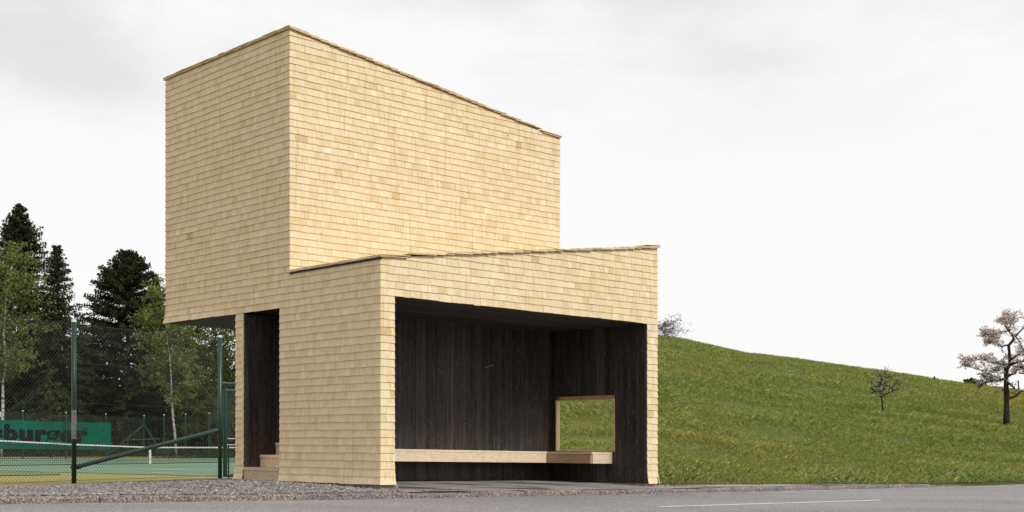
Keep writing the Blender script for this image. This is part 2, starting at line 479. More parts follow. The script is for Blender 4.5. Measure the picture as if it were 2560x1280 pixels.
# seed heads / straw tuft
S_ = []
for i in range(70):
    cx_ = random.choice([1990,2010,2100,2130,2125,2290]); p = hill_hit(cx_+random.gauss(0,18), 1196+random.uniform(-4,8)); S_.append(p)
blades('seed_grass', np.array(S_), .14+.16*rng.random(70), np.full(70,.006), .7, M['verge'], np.clip(.3+.6*rng.random(70),0,1))
# flowers
def flower_field(n):
    out = []
    while len(out) < n:
        u = random.uniform(1650, 2750); d0 = start_d(u); y = d0+(85-d0)*random.random()**1.2; x = (u-CX)/F*y
        if random.random() > .15+ 2.2*max(0, vnoise(x*.25+40, y*.35+7)-.45): continue
        k,t = KT(x,y)
        if t < .6: continue
        s = .006+.00026*y
        z = hill_z(x,y)+.10+.12*random.random()
        a = random.random()*6.28
        out.append([(x+s*math.cos(a+j*1.5708), y+s*.6*math.sin(a+j*1.5708), z+s*.8*math.sin(a+j*1.5708)) for j in range(4)])
    return np.array(out)
FV = flower_field(800)
tag(np_mesh('meadow_flowers', FV, 4, rng.random(len(FV))*.94, M['flower']), kind='stuff')

# ------------------------------------------------------------------ gravel stones
def stones(n):
    out = []; tint = []
    while len(out) < n:
        k = random.uniform(-12.5, 5.2); ft = fence_t(k)
        t = -.49 + (ft+.49)*random.random()**1.5
        if k > -.03 and t < 3.62 and not (k < .0): continue
        if k > -.1 and t < -.25 and k > .0: continue
        x, y = P2(k, t)
        if abs(x/y) > .46: continue
        r = .007+.015*random.random()**2.5 + .0004*(y-12)
        z = gravel_z(k, t) + random.uniform(-.01, .012)
        c = Vector((x,y,z)); a = random.random()*6.28
        ex = Vector((math.cos(a), math.sin(a), random.uniform(-.4,.4)))*r*random.uniform(.9,1.6)
        ey = Vector((-math.sin(a), math.cos(a), random.uniform(-.4,.4)))*r*random.uniform(.6,1.0)
        ez = Vector((random.uniform(-.3,.3),random.uniform(-.3,.3),1))*r*random.uniform(.45,.85)
        p = [c-ex, c+ex, c-ey, c+ey, c-ez*.5, c+ez]
        tn = min(1,max(0,random.gauss(.5,.22)))
        for f in ((0,2,5),(2,1,5),(1,3,5),(3,0,5)):
            out.append([tuple(p[i]) for i in f]); tint.append(min(1,max(0,tn+random.uniform(-.05,.05))))
    return np.array(out), tint
SV, ST = stones(190000)
tag(np_mesh('gravel_stones', SV, 3, ST, M['stone']), kind='stuff')
# loose grit fallen on the pavement by the corner pillar
go = []; gt = []
for i in range(160):
    if random.random() < .55: k = random.gauss(5.95,.28); t = random.gauss(-.05,.10)
    else: k = random.gauss(.2,.5); t = random.uniform(-.45,-.1)
    r = .006+.016*random.random()**2; x,y = P2(k,t); z = near_z(k,t); a = random.random()*6
    p = [(x+r*math.cos(a),y+r*math.sin(a),z),(x+r*math.cos(a+2),y+r*math.sin(a+2),z),(x+r*math.cos(a+4),y+r*math.sin(a+4),z),(x,y,z+r*1.1)]
    for f in ((0,1,3),(1,2,3),(2,0,3)): go.append([p[j] for j in f]); gt.append(random.random()*.6)
tag(np_mesh('loose_grit', np.array(go), 3, gt, M['stone']), kind='stuff')

# ------------------------------------------------------------------ the shelter
ROOT = thing('bus_shelter', W(0,0,0), 'two storey timber bus shelter clad in pale wooden shingles with black plank interior', 'bus shelter')
KW = 5.64; TLOW = 3.61; T0 = 2.15; T1 = 5.80; KT_ = 5.56
drop = lambda k: -.0211*k
def lint(k): return 2.527 - .0085*k                 # underside of lintel / ceiling
def rlow(k): return 3.035 + (3.735-3.035)*k/KW      # wall top under the lower roof
def rup(k): return 6.575 + (5.885-6.575)*k/KT_

def clad(name, a, b, zL, zR, top=None, holes=(), ext=(True, True), flares=(), wmin=.06, wmax=.15, parent=ROOT, extra_edges=()):
    """shingle courses between plan points a and b (k,t); outward normal lies to the right of a->b"""
    A = Vector((*P2(*a), 0)); B = Vector((*P2(*b), 0)); d = (B-A); L = d.length; d.normalize()
    nrm = Vector((d.y, -d.x, 0))
    mb = MB()
    def pt(s, z, o, e):                              # e: how far the corner mitre moves with the offset
        return A + d*(s + e*o) + nrm*o + Vector((0,0,z))
    n = len(zL)-1
    for i in range(n):
        segs = [(0., L)]
        for (h0, h1, i0, i1) in holes:
            if i0 <= i < i1:
                ns = []
                for (p, q) in segs:
                    if h1 <= p or h0 >= q: ns.append((p,q)); continue
                    if h0 > p: ns.append((p,h0))
                    if h1 < q: ns.append((h1,q))
                segs = ns
        for (p, q) in segs:
            s = p; shift = 0
            while s < q-1e-6:
                w = random.uniform(wmin, wmax)*(1.25 if random.random()<.12 else 1)
                s1 = s+w
                if q-s1 < wmin*.7: s1 = q
                zb0 = zL[i]+(zR[i]-zL[i])*s/L; zb1 = zL[i]+(zR[i]-zL[i])*s1/L
                zt0 = zL[i+1]+(zR[i+1]-zL[i+1])*s/L+.012; zt1 = zL[i+1]+(zR[i+1]-zL[i+1])*s1/L+.012
                ok = True
                if top:
                    r0, r1 = top(s/L), top(s1/L)
                    if r0 <= zb0+.002 and r1 <= zb1+.002: ok = False
                    zt0 = min(zt0, max(r0, zb0+.001)); zt1 = min(zt1, max(r1, zb1+.001))
                if ok:
                    jz = random.gauss(0,.0018)+.0035*math.sin(s*2.1+i*1.7)*math.sin(s*5.3+i*.6); jo = random.uniform(-.0015,.0015); gap = random.uniform(.0004,.0014)
                    fb, ftp = 0., 0.
                    for (p0, p1, ib) in flares:
                        if p0-1e-6 <= s and s1 <= p1+1e-6:
                            j = i-ib
                            if 0 <= j < 4:
                                fd = min(1., (p1-s1)/.45+.12) if ib else 1.
                                fb = (.030,.012,.004,.001)[j]*fd; ftp = (.012,.004,.001,0)[j]*fd
                    ob = .0165+fb+jo; ot = .005+ftp+jo*.3
                    e0 = -1. if (abs(s-0.)<1e-6 and ext[0]) else 0.
                    e1 = 1. if (abs(s1-L)<1e-6 and ext[1]) else 0.
                    for xe, sd in extra_edges:
                        if abs(s-xe)<1e-6 and sd<0: e0 = -1.
                        if abs(s1-xe)<1e-6 and sd>0: e1 = 1.
                    g0 = gap if e0==0 else 0; g1 = gap if e1==0 else 0
                    th = .010
                    vs = [pt(s+g0,zb0+jz,ob,e0), pt(s1-g1,zb1+jz,ob,e1), pt(s1-g1,zt1,ot,e1), pt(s+g0,zt0,ot,e0),
                          pt(s+g0,zb0+jz,ob-th,e0), pt(s1-g1,zb1+jz,ob-th,e1), pt(s1-g1,zt1,ot-th,e1), pt(s+g0,zt0,ot-th,e0)]
                    mb.add(vs, [(0,1,2,3),(4,5,1,0),(0,3,7,4),(1,5,6,2)], min(1,max(0,random.gauss(.52,.145)+(random.uniform(-.16,.14) if random.random()<.05 else 0))))
                s = s1
    return mb.build(name, M['shingle'], parent)
def courses(z0, z1, n, z2, pitch):
    lo = [z0+(z1-z0)*i/n for i in range(n+1)]
    z = z1
    while z < z2+.2: z += pitch; lo.append(z)
    return lo
NL = 24
zs_left = courses(0., 2.527, NL, 6.7, .1011)
zs_right = [drop(KW)+(2.479-drop(KW))*i/NL for i in range(NL+1)]
z = 2.479
while len(zs_right) < len(zs_left): z += .1037; zs_right.append(z)
# left (gable) face: plan goes from t=T1 to t=0 so that the outside lies on the right of a->b
LF = T1
lf = lambda t: LF-t
clad('shingle_wall', (0,T1), (0,0), zs_left, zs_left,
     top=lambda q: (rup(0)-.02 if LF*(1-q) > T0-.001 else rlow(0)-.012),
     holes=[(lf(T1), lf(TLOW), 0, NL), (lf(3.40), lf(2.41), 0, NL), (lf(T0), LF, NL+5, 200)],
     flares=[(lf(TLOW), lf(3.40), 0), (lf(2.41), LF, 0), (0, lf(TLOW), NL)],
     extra_edges=[(lf(TLOW), -1), (lf(T0), 1)])
# front face of the lower volume
clad('shingle_wall', (0,0), (KW,0), zs_left[:NL+14], zs_right[:NL+14], top=lambda q: rlow(KW*q)-.012,
     holes=[(.229, 5.395, 0, NL)], flares=[(0,.229,0),(5.395,KW,0)], wmin=.075, wmax=.17)
# front face of the tower
up = [2.527+.1011*i for i in range(42)]
clad('shingle_wall', (0,T0), (KT_,T0), up[4:], up[4:], top=lambda q: rup(KT_*q)-.02, wmin=.075, wmax=.18)
# tower right side, back, and the lower volume's right side and back
clad('shingle_wall', (KT_,T0), (KT_,T1), up, up, top=lambda q: rup(KT_)-.02, flares=[(0,T1-T0,0)], wmin=.09, wmax=.2)
clad('shingle_wall', (KT_,T1), (0,T1), up, up, top=lambda q: rup(KT_*(1-q))-.02, flares=[(0,KT_,0)], wmin=.09, wmax=.2)
zr_ = zs_right[:NL+12]
clad('shingle_wall', (KW,0), (KW,T0), zr_, zr_, top=lambda q: rlow(KW)-.012, holes=[(.70,T0,5,14)], flares=[(0,T0,0)], wmin=.075, wmax=.17)
clad('shingle_wall', (KW,T0), (KW,TLOW), zr_[:NL+1], zr_[:NL+1], holes=[(0,.13,5,14)], flares=[(0,TLOW-T0,0)], wmin=.075, wmax=.17)
clad('shingle_wall', (KW,TLOW), (0,TLOW), zs_right[:NL+1], zs_left[:NL+1], flares=[(0,KW,0)], wmin=.09, wmax=.2)

# solid cores
def fz(k, t): return drop(k)+.02
core = MB()
core.ktbox(.004,.222, .004,2.40, fz, lambda k,t: lint(k)-.004)                      # left pier wall
core.ktbox(.222,5.40, 2.255,2.40, fz, lambda k,t: lint(k)-.004)                     # partition behind the bench
core.ktbox(.004,KW-.004, 3.405,TLOW-.004, fz, lambda k,t: 2.515-.0085*k)            # back wall
WT0, WT1, WZ0, WZ1 = .70, 2.06, .40, 1.34
core.ktbox(5.402,KW-.004, .004,WT0, fz, lambda k,t: lint(k)-.004)
core.ktbox(5.402,KW-.004, WT1+.21,3.405, fz, lambda k,t: lint(k)-.004)
core.ktbox(5.402,KW-.004, WT0,WT1+.19, fz, WZ0-.021)
core.ktbox(5.402,KW-.004, WT0,WT1+.19, WZ1+.02, lambda k,t: lint(k)-.004)
core.build('wall_core', M['plank'], ROOT)
hd = MB(); hd.ktbox(.004,KW-.004, .004,T0+.1, lambda k,t: lint(k)+.012, lambda k,t: rlow(k)-.015)
hd.build('header', M['plank'], ROOT)
tw = MB(); tw.ktbox(.004,KT_-.004, T0+.004,T1-.004, lambda k,t: lint(k)+.016, lambda k,t: rup(k)-.02)
tw.build('tower_core', M['plank'], ROOT)

def boards(name, a, b, z0, z1, off, wmin=.055, wmax=.115, hole=None, parent=ROOT, th=.018):
    """upright boards from plan point a to b, facing right of a->b; z0,z1 functions of distance"""
    A = Vector((*P2(*a),0)); B = Vector((*P2(*b),0)); d = B-A; L = d.length; d.normalize(); nrm = Vector((d.y,-d.x,0))
    mb = MB()
    def brd(s, s1, zb, zt, tn, j):
        o = off+j
        b_ = [A+d*s+nrm*(o-th), A+d*s+nrm*o, A+d*s1+nrm*o, A+d*s1+nrm*(o-th)]
        c = .003
        mb.hexa([Vector((p.x,p.y,zb(q))) for p,q in zip(b_,(s,s,s1,s1))], [Vector((p.x,p.y,zt(q))) for p,q in zip(b_,(s,s,s1,s1))], tn)
    s = 0.
    while s < L-1e-6:
        s1 = min(L, s+random.uniform(wmin,wmax))
        if L-s1 < .05: s1 = L
        tn = min(1,max(0,random.gauss(.48,.22))); j = random.uniform(0,.004)
        parts = [(s,s1)]
        if hole:
            h0,h1,hz0,hz1 = hole
            cuts = sorted(set([s,s1]+[h for h in (h0,h1) if s < h < s1])); parts = list(zip(cuts[:-1],cuts[1:]))
        for p,q in parts:
            g = .0015
            if hole and p >= h0-1e-6 and q <= h1+1e-6:
                brd(p+g,q-g,z0,lambda x: hz0,tn,j); brd(p+g,q-g,lambda x: hz1,z1,tn,j)
            else: brd(p+g,q-g,z0,z1,tn,j)
        s = s1
    return mb.build(name, M['plank'], parent)
boards('plank_wall', (.229,2.25), (5.395,2.25), lambda s: drop(.229+s)+.006, lambda s: lint(.229+s)-.002, .02)
boards('plank_wall', (5.395,2.25), (5.395,.0), lambda s: drop(5.395)+.006, lambda s: lint(5.395)-.002, .0, hole=(2.25-WT1, 2.25-WT0, WZ0, WZ1))
boards('plank_wall', (.229,.0), (.229,2.25), lambda s: drop(.23)+.01, lambda s: lint(.229)-.002, .0)
boards('plank_wall', (.0,3.405), (5.3,3.405), lambda s: .01, lambda s: lint(s)-.002, .012)
boards('plank_wall', (5.3,2.395), (.0,2.395), lambda s: .01, lambda s: lint(5.3-s)-.002, .012)
cl = MB(); t = .0
while t < 2.24:
    t1 = min(2.25, t+random.uniform(.09,.14))
    cl.ktbox(.229,5.395, t+.0015,t1-.0015, lambda k,t: lint(k)-.006+random.uniform(0,.003), lambda k,t: lint(k)+.011, min(1,max(0,random.gauss(.5,.25)))); t = t1
cl.build('ceiling', M['plank'], ROOT)
sf = MB(); k = .0
while k < KT_-.02:
    k1 = min(KT_-.004, k+random.uniform(.1,.15))
    sf.ktbox(k+.0035,k1-.0015, TLOW+.0,T1-.006, lambda kk,t: lint(kk)-.004, lambda kk,t: lint(kk)+.014, min(1,max(0,random.gauss(.5,.25)))); k = k1
sf.build('soffit', M['plank'], ROOT)
# bare scratch in the back wall boards
scm = MB(); scm.hexa([W(3.89,2.224,1.795),W(4.07,2.224,1.845),W(4.07,2.24,1.845),W(3.89,2.24,1.795)],[W(3.89,2.224,1.803),W(4.07,2.224,1.856),W(4.07,2.24,1.856),W(3.89,2.24,1.803)],.9)
scm.build('scratch', M['bare'], ROOT)

# footing
fo = MB()
fo.ktbox(-.005,.30,-.0,2.41, lambda k,t: near_z(k,t)-.3, lambda k,t: -.004)
fo.ktbox(5.37,KW+.0,.0,TLOW, lambda k,t: near_z(k,t)-.3, lambda k,t: drop(k)-.004)
fo.ktbox(.30,5.37,2.25,TLOW, lambda k,t: near_z(k,t)-.3, lambda k,t: drop(k)-.012)
fo.build('footing', M['concrete'], ROOT)

# stair inside the side doorway
for j in range(9):
    st = MB(); k0 = .0 + .28*j + (0 if j else -.012); z0 = .185*j
    st.ktbox(k0, k0+.33, 2.43,3.385, (drop(0)-.01 if j==0 else z0-.004), z0+.14, .45)
    sp = st.build('stair_step', M['step_worn'] if j == 0 else M['step'], ROOT)
    nb = MB(); nb.ktbox(k0-.012, k0+.33, 2.428,3.387, z0+.142, z0+.185, .75)
    nb.build('tread', M['step_worn'] if j == 0 else M['step'], sp)

# bench (L-shaped)
TB = 1.78
btop = lambda k,t: .455-.0185*(k-1.6)+.006
bbot = lambda k,t: btop(k,t)-.188
bs = MB(); bs.ktbox(.235,4.888, TB,2.222, lambda k,t: btop(k,t)-.034, btop, .8); bs.ktbox(4.892,5.392, .746,2.222, lambda k,t: btop(k,t)-.034, btop, .75)
bench = bs.build('bench', M['bench_pale'], ROOT)
for (k0,k1,t0,t1,mt,tn) in ((.235,4.884,TB+.004,TB+.03,'bench',.6),(4.895,4.921,.775,TB,'bench_shaded',.55),(4.921,5.392,.75,.775,'bench_pale',.55)):
    f = MB(); f.ktbox(k0,k1,t0,t1, bbot, lambda k,t: btop(k,t)-.037, tn)
    f.build('fascia', M[mt], bench)
f = MB(); f.ktbox(.235,5.39,TB+.04,2.222, bbot, lambda k,t: bbot(k,t)+.015, .2); f.build('underside', M['plank'], bench)

# window lining through the right wall
wl = MB()
wl.ktbox(5.60,KW+.03, WT0-.004,WT1+.19, WZ1-.055, WZ1+.012, .3)
wl.ktbox(5.402,5.598, WT0-.004,WT1+.19, WZ1+.0, WZ1+.012, .5)
q4 = [(5.392,WT1-.012),(KW+.03,WT1+.185),(KW+.03,WT1+.2),(5.392,WT1+.008)]
wl.hexa([W(k,t,WZ0) for k,t in q4], [W(k,t,WZ1-.056) for k,t in q4], .85)
wl.ktbox(5.39,KW+.03, WT0-.008,WT0+.010, WZ0, WZ1-.056, .6)
wl.ktbox(5.396,KW+.045, WT0+.012,WT1-.016, WZ0-.02, WZ0+.012, .6)
wl.build('window_lining', M['lining'], ROOT)

# roofs of overlapping shingles
def roof(zf, kA, kB, tA, tB, sgn, label):
    """courses overlap down the slope; sgn=+1: eave at kB, -1: eave at kA"""
    deck = MB(); deck.ktbox(kA+.05,kB-.06,tA+.075,tB-.075, lambda k,t: zf(k)-.040, lambda k,t: zf(k)-.014)
    r = MB(); ex = .165; ln = .46; th = .010
    n = int((kB-kA)/ex)+1
    for c in range(n+3):
        e = (kB - c*ex) if sgn > 0 else (kA + c*ex)       # lower edge of this course
        if c == 1: e = (kB if sgn > 0 else kA)
        if c == 2: e = (kB-.05 if sgn > 0 else kA+.05)
        up_ = e - sgn*ln
        up_ = max(kA, min(kB, up_)); e = max(kA, min(kB, e))
        if abs(up_-e) < .03: continue
        t = tA
        while t < tB-1e-6:
            t1 = min(tB, t+random.uniform(.07,.16))
            if tB-t1 < .05: t1 = tB
            je = random.uniform(-.012,.012)*(1 if kA+.02 < e < kB-.02 else .5); jz = random.uniform(0,.005)
            jt = random.uniform(0,.022) if t == tA else 0
            lift = .016+jz if c != 0 else -.004+jz
            fr = abs(up_-e)/ln
            lu = lift-.032*fr
            b = [(e+je,t+.001-jt,lift),(e+je,t1-.001,lift),(up_,t1-.001,lu),(up_,t+.001-jt,lu)]
            bo = [W(k_,tt,zf(k_)+l) for k_,tt,l in b]; to = [W(k_,tt,zf(k_)+l+th) for k_,tt,l in b]
            if sgn < 0: bo = bo[::-1]; to = to[::-1]
            r.hexa(bo, to, min(1,max(0,random.gauss(.42,.22)))); t = t1
    o = r.build('roof', M['shingle'], ROOT)
    deck.build('roof_membrane', M['membrane'], o)
    return o
ru = roof(lambda k: rup(k)+.0, -.03, KT_+.035, T0-.035, T1+.035, 1, '')
rl = roof(lambda k: rlow(k)+.0, -.03, KW+.03, -.038, T0-.025, -1, '')
# ridge capping boards on the two high edges
rc = MB()
t = T0-.05
while t < T1+.04:
    t1 = min(T1+.05, t+random.uniform(.1,.18))
    for ly in range(3):
        z0 = rup(0)-.010+.0125*ly+random.uniform(0,.006); ka = -.036-.005*ly+random.uniform(-.008,.008); dz = -(rup(0)-rup(.3))
        rc.hexa([W(ka,t,z0),W(.3,t,z0+dz),W(.3,t1-.002,z0+dz),W(ka,t1-.002,z0)],[W(ka,t,z0+.011),W(.3,t,z0+dz+.011),W(.3,t1-.002,z0+dz+.011),W(ka,t1-.002,z0+.011)],random.random()*.8)
    t = t1
rc.build('ridge_cap', M['shingle'], ru)
rc = MB(); t = -.06
while t < T0-.03:
    t1 = min(T0-.02, t+random.uniform(.1,.18)); z0 = rlow(KW)+.034+random.uniform(0,.005); dz = rlow(KW-.3)-rlow(KW)+.004
    rc.hexa([W(KW-.3,t,z0+dz),W(KW+.045,t,z0-.006),W(KW+.045,t1-.002,z0-.006),W(KW-.3,t1-.002,z0+dz)],[W(KW-.3,t,z0+dz+.011),W(KW+.045,t,z0+.005),W(KW+.045,t1-.002,z0+.005),W(KW-.3,t1-.002,z0+dz+.011)],random.random()); t = t1
rc.build('ridge_cap', M['shingle'], rl)
# eave sheet metal under the lower roof's low edge
for ly in range(3):
    ev = MB(); t = -.05
    while t < T0-.03:
        t1 = min(T0-.025, t+random.uniform(.08,.16)); z0 = rlow(0)-.012+.0125*ly+random.uniform(0,.004); ka = -.045+.006*ly+random.uniform(-.006,.006)
        ev.hexa([W(ka,t,z0),W(.2,t,z0+.02),W(.2,t1-.002,z0+.02),W(ka,t1-.002,z0)],[W(ka,t,z0+.010),W(.2,t,z0+.03),W(.2,t1-.002,z0+.03),W(ka,t1-.002,z0+.010)],random.random()*.6); t = t1
    ev.build('eave_course', M['shingle'], rl)
em = MB(); em.ktbox(-.028,.0,-.026,T0-.02, rlow(0)-.034, rlow(0)-.014); em.build('eave_flashing', M['membrane'], rl)

# ------------------------------------------------------------------ near fence
HP = 3.2
f1 = PX(185, 1210, 25.3); f2 = PX(550, 1196, 29.1)
FD = Vector((f2[0]-f1[0], f2[1]-f1[1], 0)); FL = FD.length; FD.normalize()
gz = -.275
def fp(a, z): return (f1[0]+FD.x*a, f1[1]+FD.y*a, gz+z)
FEN = thing('chain_link_fence', fp(0,0), 'tall green chain-link fence around the tennis court with one diagonal brace', 'fence')
def ftop(a): return 3.20 if a < 0 else 3.20-.0*a
for a in (-2*FL, -FL, 0, FL):
    p = MB(); p.tube([fp(a,-.3), fp(a,HP)], .047, 10); po = p.build('post', M['green'], FEN, True)
    c = MB(); c.tube([fp(a,HP), fp(a,HP+.055)], [.052,.048], 10); c.build('post_cap', M['cap'], po)
    if a == 0:
        b = MB(); b.tube([fp(0,.89), fp(0,1.0), fp(0,1.4), fp(0,1.46)], [.049,.0495,.0495,.0485], 10); b.build('bare_patch', M['bare'], po)
        b = MB(); b.tube([fp(-.075,.33),fp(.09,.33)], .026, 8); b.build('clamp', M['green'], po)
def wires(bm, A, ux, L, z0, z1, pitch, r, nrm):
    """chain-link: two families of diagonal wires clipped to L x (z1-z0)"""
    Hh = z1-z0
    for fam in (1,-1):
        c = -Hh
        while c < L+Hh:
            # line a = c + fam*z'
            zz0, zz1 = 0., Hh
            if fam > 0: lo, hi = max(0,-c), min(Hh, L-c); s0, s1 = lo, hi; a0, a1 = c+lo, c+hi
            else: lo, hi = max(0, c-L), min(Hh, c); s0, s1 = lo, hi; a0, a1 = c-lo, c-hi
            if hi-lo > .02:
                o = nrm*(.003*fam)
                bm.tube([Vector(A)+ux*a0+o+Vector((0,0,z0+s0)), Vector(A)+ux*a1+o+Vector((0,0,z0+s1))], r, 3, cap=False)
            c += pitch
nrmF = Vector((FD.y,-FD.x,0))
for (a0, a1) in ((-2*FL,-FL),(-FL,0),(0,FL)):
    w = MB(); wires(w, fp(a0,0), FD, a1-a0, .06, HP-.02, .088, .0027, nrmF)
    for zz in (.07,.8,1.6,2.4,HP-.03): w.tube([fp(a0,zz),fp((a0+a1)/2,zz-.012),fp(a1,zz)], .0035, 4, cap=False)
    w.build('wire_mesh', M['wire'], FEN)
b = MB(); b.tube([fp(.05,.32),fp(.10,.335),fp(.18,.36),fp(FL-.25,1.06),fp(FL-.12,1.09),fp(FL-.05,1.105)], [.03,.052,.045,.045,.052,.03], 10); b.build('brace', M['green'], FEN, True)
# gate
GAT = thing('court_gate', fp(FL,0), 'green steel gate with a bare metal handle beside the corner of the shelter', 'gate')
g = MB()
g0 = FL+.17; g1 = FL+1.25
def bar(m, a0,z0,a1,z1,hw=.036):
    m.tube([fp(a0,z0),fp(a1,z1)], hw, 8)
bar(g,g0,.03,g0,2.02,.05); bar(g,g1,.03,g1,2.02,.05); bar(g,g0-.03,2.0,g1+.03,2.0); bar(g,g0,.06,g1,.06)
fr = g.build('gate_frame', M['green'], GAT)
w = MB(); wires(w, fp(g0,0), FD, g1-g0, .06, 2.0, .088, .0032, nrmF); w.build('wire_mesh', M['wire'], GAT)
g = MB(); bar(g,FL,2.16,g1+.15,2.16); g.build('crossbar', M['green'], GAT)
g = MB(); g.tube([fp(g0+.12,0.0),fp(g0+.12,1.85)],.018,8); g.build('drop_bolt', M['green'], GAT)
g = MB(); g.tube([fp(g1+.15,-.2),fp(g1+.15,HP)],.047,10); g.build('post', M['green'], GAT)
g = MB(); g.tube([tuple(Vector(fp(g0,.90))+nrmF*.04),tuple(Vector(fp(g0,.90))+nrmF*.09),tuple(Vector(fp(g0+.26,.90))+nrmF*.09)],.013,6); g.tube([tuple(Vector(fp(g0,.76))+nrmF*.04),tuple(Vector(fp(g0+.5,.76))+nrmF*.05)],.012,6); g.build('handle', M['chrome'], GAT)
g = MB(); A = Vector(fp(g0-.03,.7)); g.tube([A+nrmF*.045, A+Vector((0,0,.28))+nrmF*.045], .03, 4); g.build('lock_case', M['green'], GAT)

# ------------------------------------------------------------------ tennis net
n0 = Vector(PX(0,1100,50)); nc = Vector(PX(375,1117,56)); n1 = Vector(PX(640,1117.5,61.2))
nl = n0+(n0-nc)*.06
NET = thing('tennis_net', (nc.x,nc.y,court_z(nc.y)), 'tennis net with white top band sagging across the green court', 'tennis net')
pts = [nl, n0.lerp(nc,.5)+Vector((0,0,-.02)), nc, nc.lerp(n1,.5), n1]
bd = MB()
for p,q in zip(pts[:-1],pts[1:]):
    for i in range(6):
        a = p.lerp(q,i/6); c = p.lerp(q,(i+1)/6); h = .055; o = Vector((.01,.01,0))
        bd.hexa([a-o-Vector((0,0,h)),a+o-Vector((0,0,h)),c+o-Vector((0,0,h)),c-o-Vector((0,0,h))],[a-o,a+o,c+o,c-o])
bd.build('top_band', M['netband'], NET)
nm = MB()
gnd = lambda p: court_z(p.y)+.03
for p,q in zip(pts[:-1],pts[1:]):
    L = (q-p).length; m = int(L/.09)
    for i in range(m):
        a = p.lerp(q,i/m); nm.tube([a, Vector((a.x,a.y,gnd(a)))], .006, 3, cap=False)
    for j in range(1,12):
        f_ = j/11
        a = Vector((p.x,p.y,p.z+(gnd(p)-p.z)*f_)); c = Vector((q.x,q.y,q.z+(gnd(q)-q.z)*f_))
        nm.tube([a,c], .006 if j < 11 else .018, 3, cap=False)
nm.build('netting', M['netcord'], NET)
cs = MB(); d_ = (n1-nc).normalized()*.055; o = Vector((.015,-.02,0))
A = nc-d_; B = nc+d_; g_ = court_z(nc.y)
cs.hexa([Vector((A.x,A.y,g_))-o,Vector((B.x,B.y,g_))-o,Vector((B.x,B.y,g_))+o,Vector((A.x,A.y,g_))+o],[A-o,B-o,B+o,A+o]); cs.build('centre_strap', M['netband'], NET)
for p in (nl,n1):
    t_ = MB(); t_.tube([Vector((p.x,p.y,court_z(p.y))), p+Vector((0,0,.04))], .04, 8); t_.build('post', M['green'], NET)

# ------------------------------------------------------------------ far fence, banner
FF = thing('court_end_fence', PX(360,1144,80), 'low far chain-link fence with capped green posts below the dark trees', 'fence')
posts = [(-160,1019,65.),(-50,1024,68.),(57,1028,71.),(165,1032,74.),(265,1036,77.),(360,1040,80.),(410,1038,79.),(464,1036,77.6),(523,1034,76.2),(590,1031,74.6),(665,1028,73)]
pp = []
for u,v,d in posts:
    tpt = Vector(PX(u,v,d)); bpt = Vector((tpt.x,tpt.y,-.49)); pp.append((tpt,bpt))
    m = MB(); m.tube([bpt,tpt],.045,6); o = m.build('post', M['green_far'], FF)
    m = MB(); m.tube([tpt,tpt+Vector((0,0,.045))],.047,6); m.build('post_cap', M['cap'], o)
for (ta,ba),(tb,bb) in zip(pp[:-1],pp[1:]):
    m = MB(); dv = Vector((tb.x-ta.x,tb.y-ta.y,0)); L = dv.length; dv.normalize()
    wires(m, (ba.x,ba.y,-.49), dv, L, .05, min(ta.z,tb.z)+.42, .10, .0032, Vector((dv.y,-dv.x,0)))
    for zz in (.15,1.2,2.4): m.tube([ba+Vector((0,0,zz)),bb+Vector((0,0,zz))],.006,3,cap=False)
    m.build('wire_mesh', M['wire'], FF)
c0 = pp[5][0]
for e in (PX(268,1138,77.3), PX(397,1118,79.2)):
    m = MB(); m.tube([c0-Vector((0,0,.55)), e], .04, 6); m.build('brace', M['green_far'], FF)
m = MB(); m.tube([PX(310,1101,78.4),PX(400,1097,79.2)], .03, 6); m.build('rail', M['green_far'], FF)
# banner hangs on the court side of that fence
def bpos(u, fr):   # fr 0 top .. 1 bottom
    d = 71.+(u-57)*.0292-.12
    vt = 1049.5+(u)*.0285; vb = 1121.5+u*.012
    sag = .4*math.sin(u*.09)
    p = Vector(PX(u, vt+(vb-vt)*fr+sag*(1-fr), d)); p.y += .05*math.sin(u*.07+fr*3)
    return p
BAN = thing('banner', tuple(bpos(140,1)), 'green cloth advertising banner with heavy black lettering on the far fence', 'banner')
bm_ = MB(); us = list(range(-240,276,5))+[277]; nv = 7
vs = []; fs = []
for back in (0,1):
    for u in us:
        for j in range(nv):
            p = bpos(u, j/(nv-1)); p.y += .02*back; vs.append(p)
q = len(us)*nv
for i in range(len(us)-1):
    for j in range(nv-1):
        a = i*nv+j; fs.append((a,a+1,a+nv+1,a+nv)); fs.append((q+a,q+a+nv,q+a+nv+1,q+a+1))
bm_.add(vs, fs); bm_.build('cloth', M['banner'], BAN)
def text_mesh(s, size, off):
    cu = bpy.data.curves.new('lettering', 'FONT'); cu.body = s; cu.size = size; cu.offset = off; cu.resolution_u = 4; cu.space_character = 1.12
    o = bpy.data.objects.new('lettering', cu); link(o)
    dg = bpy.context.evaluated_depsgraph_get(); me = bpy.data.meshes.new_from_object(o.evaluated_get(dg))
    v = [tuple(p.co) for p in me.vertices]; f = [tuple(p.vertices) for p in me.polygons]
    bpy.data.objects.remove(o); bpy.data.curves.remove(cu); bpy.data.meshes.remove(me)
    return v, f
def letter(s, u0, u1, v0, v1, name, off=.055, xh=None):
    """fit the text's own box to u0..u1 along the banner, v0..v1 down it"""
    v, f = text_mesh(s, 1.0, off)
    xs = [p[0] for p in v]; ys = [p[1] for p in v]; x0,x1,y0,y1 = min(xs),max(xs),min(ys),max(ys)
    out = []
    for p in v:
        u = u0+(u1-u0)*(p[0]-x0)/(x1-x0); fr = v1+(v0-v1)*(p[1]-y0)/(y1-y0)
        w_ = bpos(u, fr); w_.y -= .012; out.append(w_)
    m = MB(); m.add(out, f); return m.build(name, M['ink'], BAN)
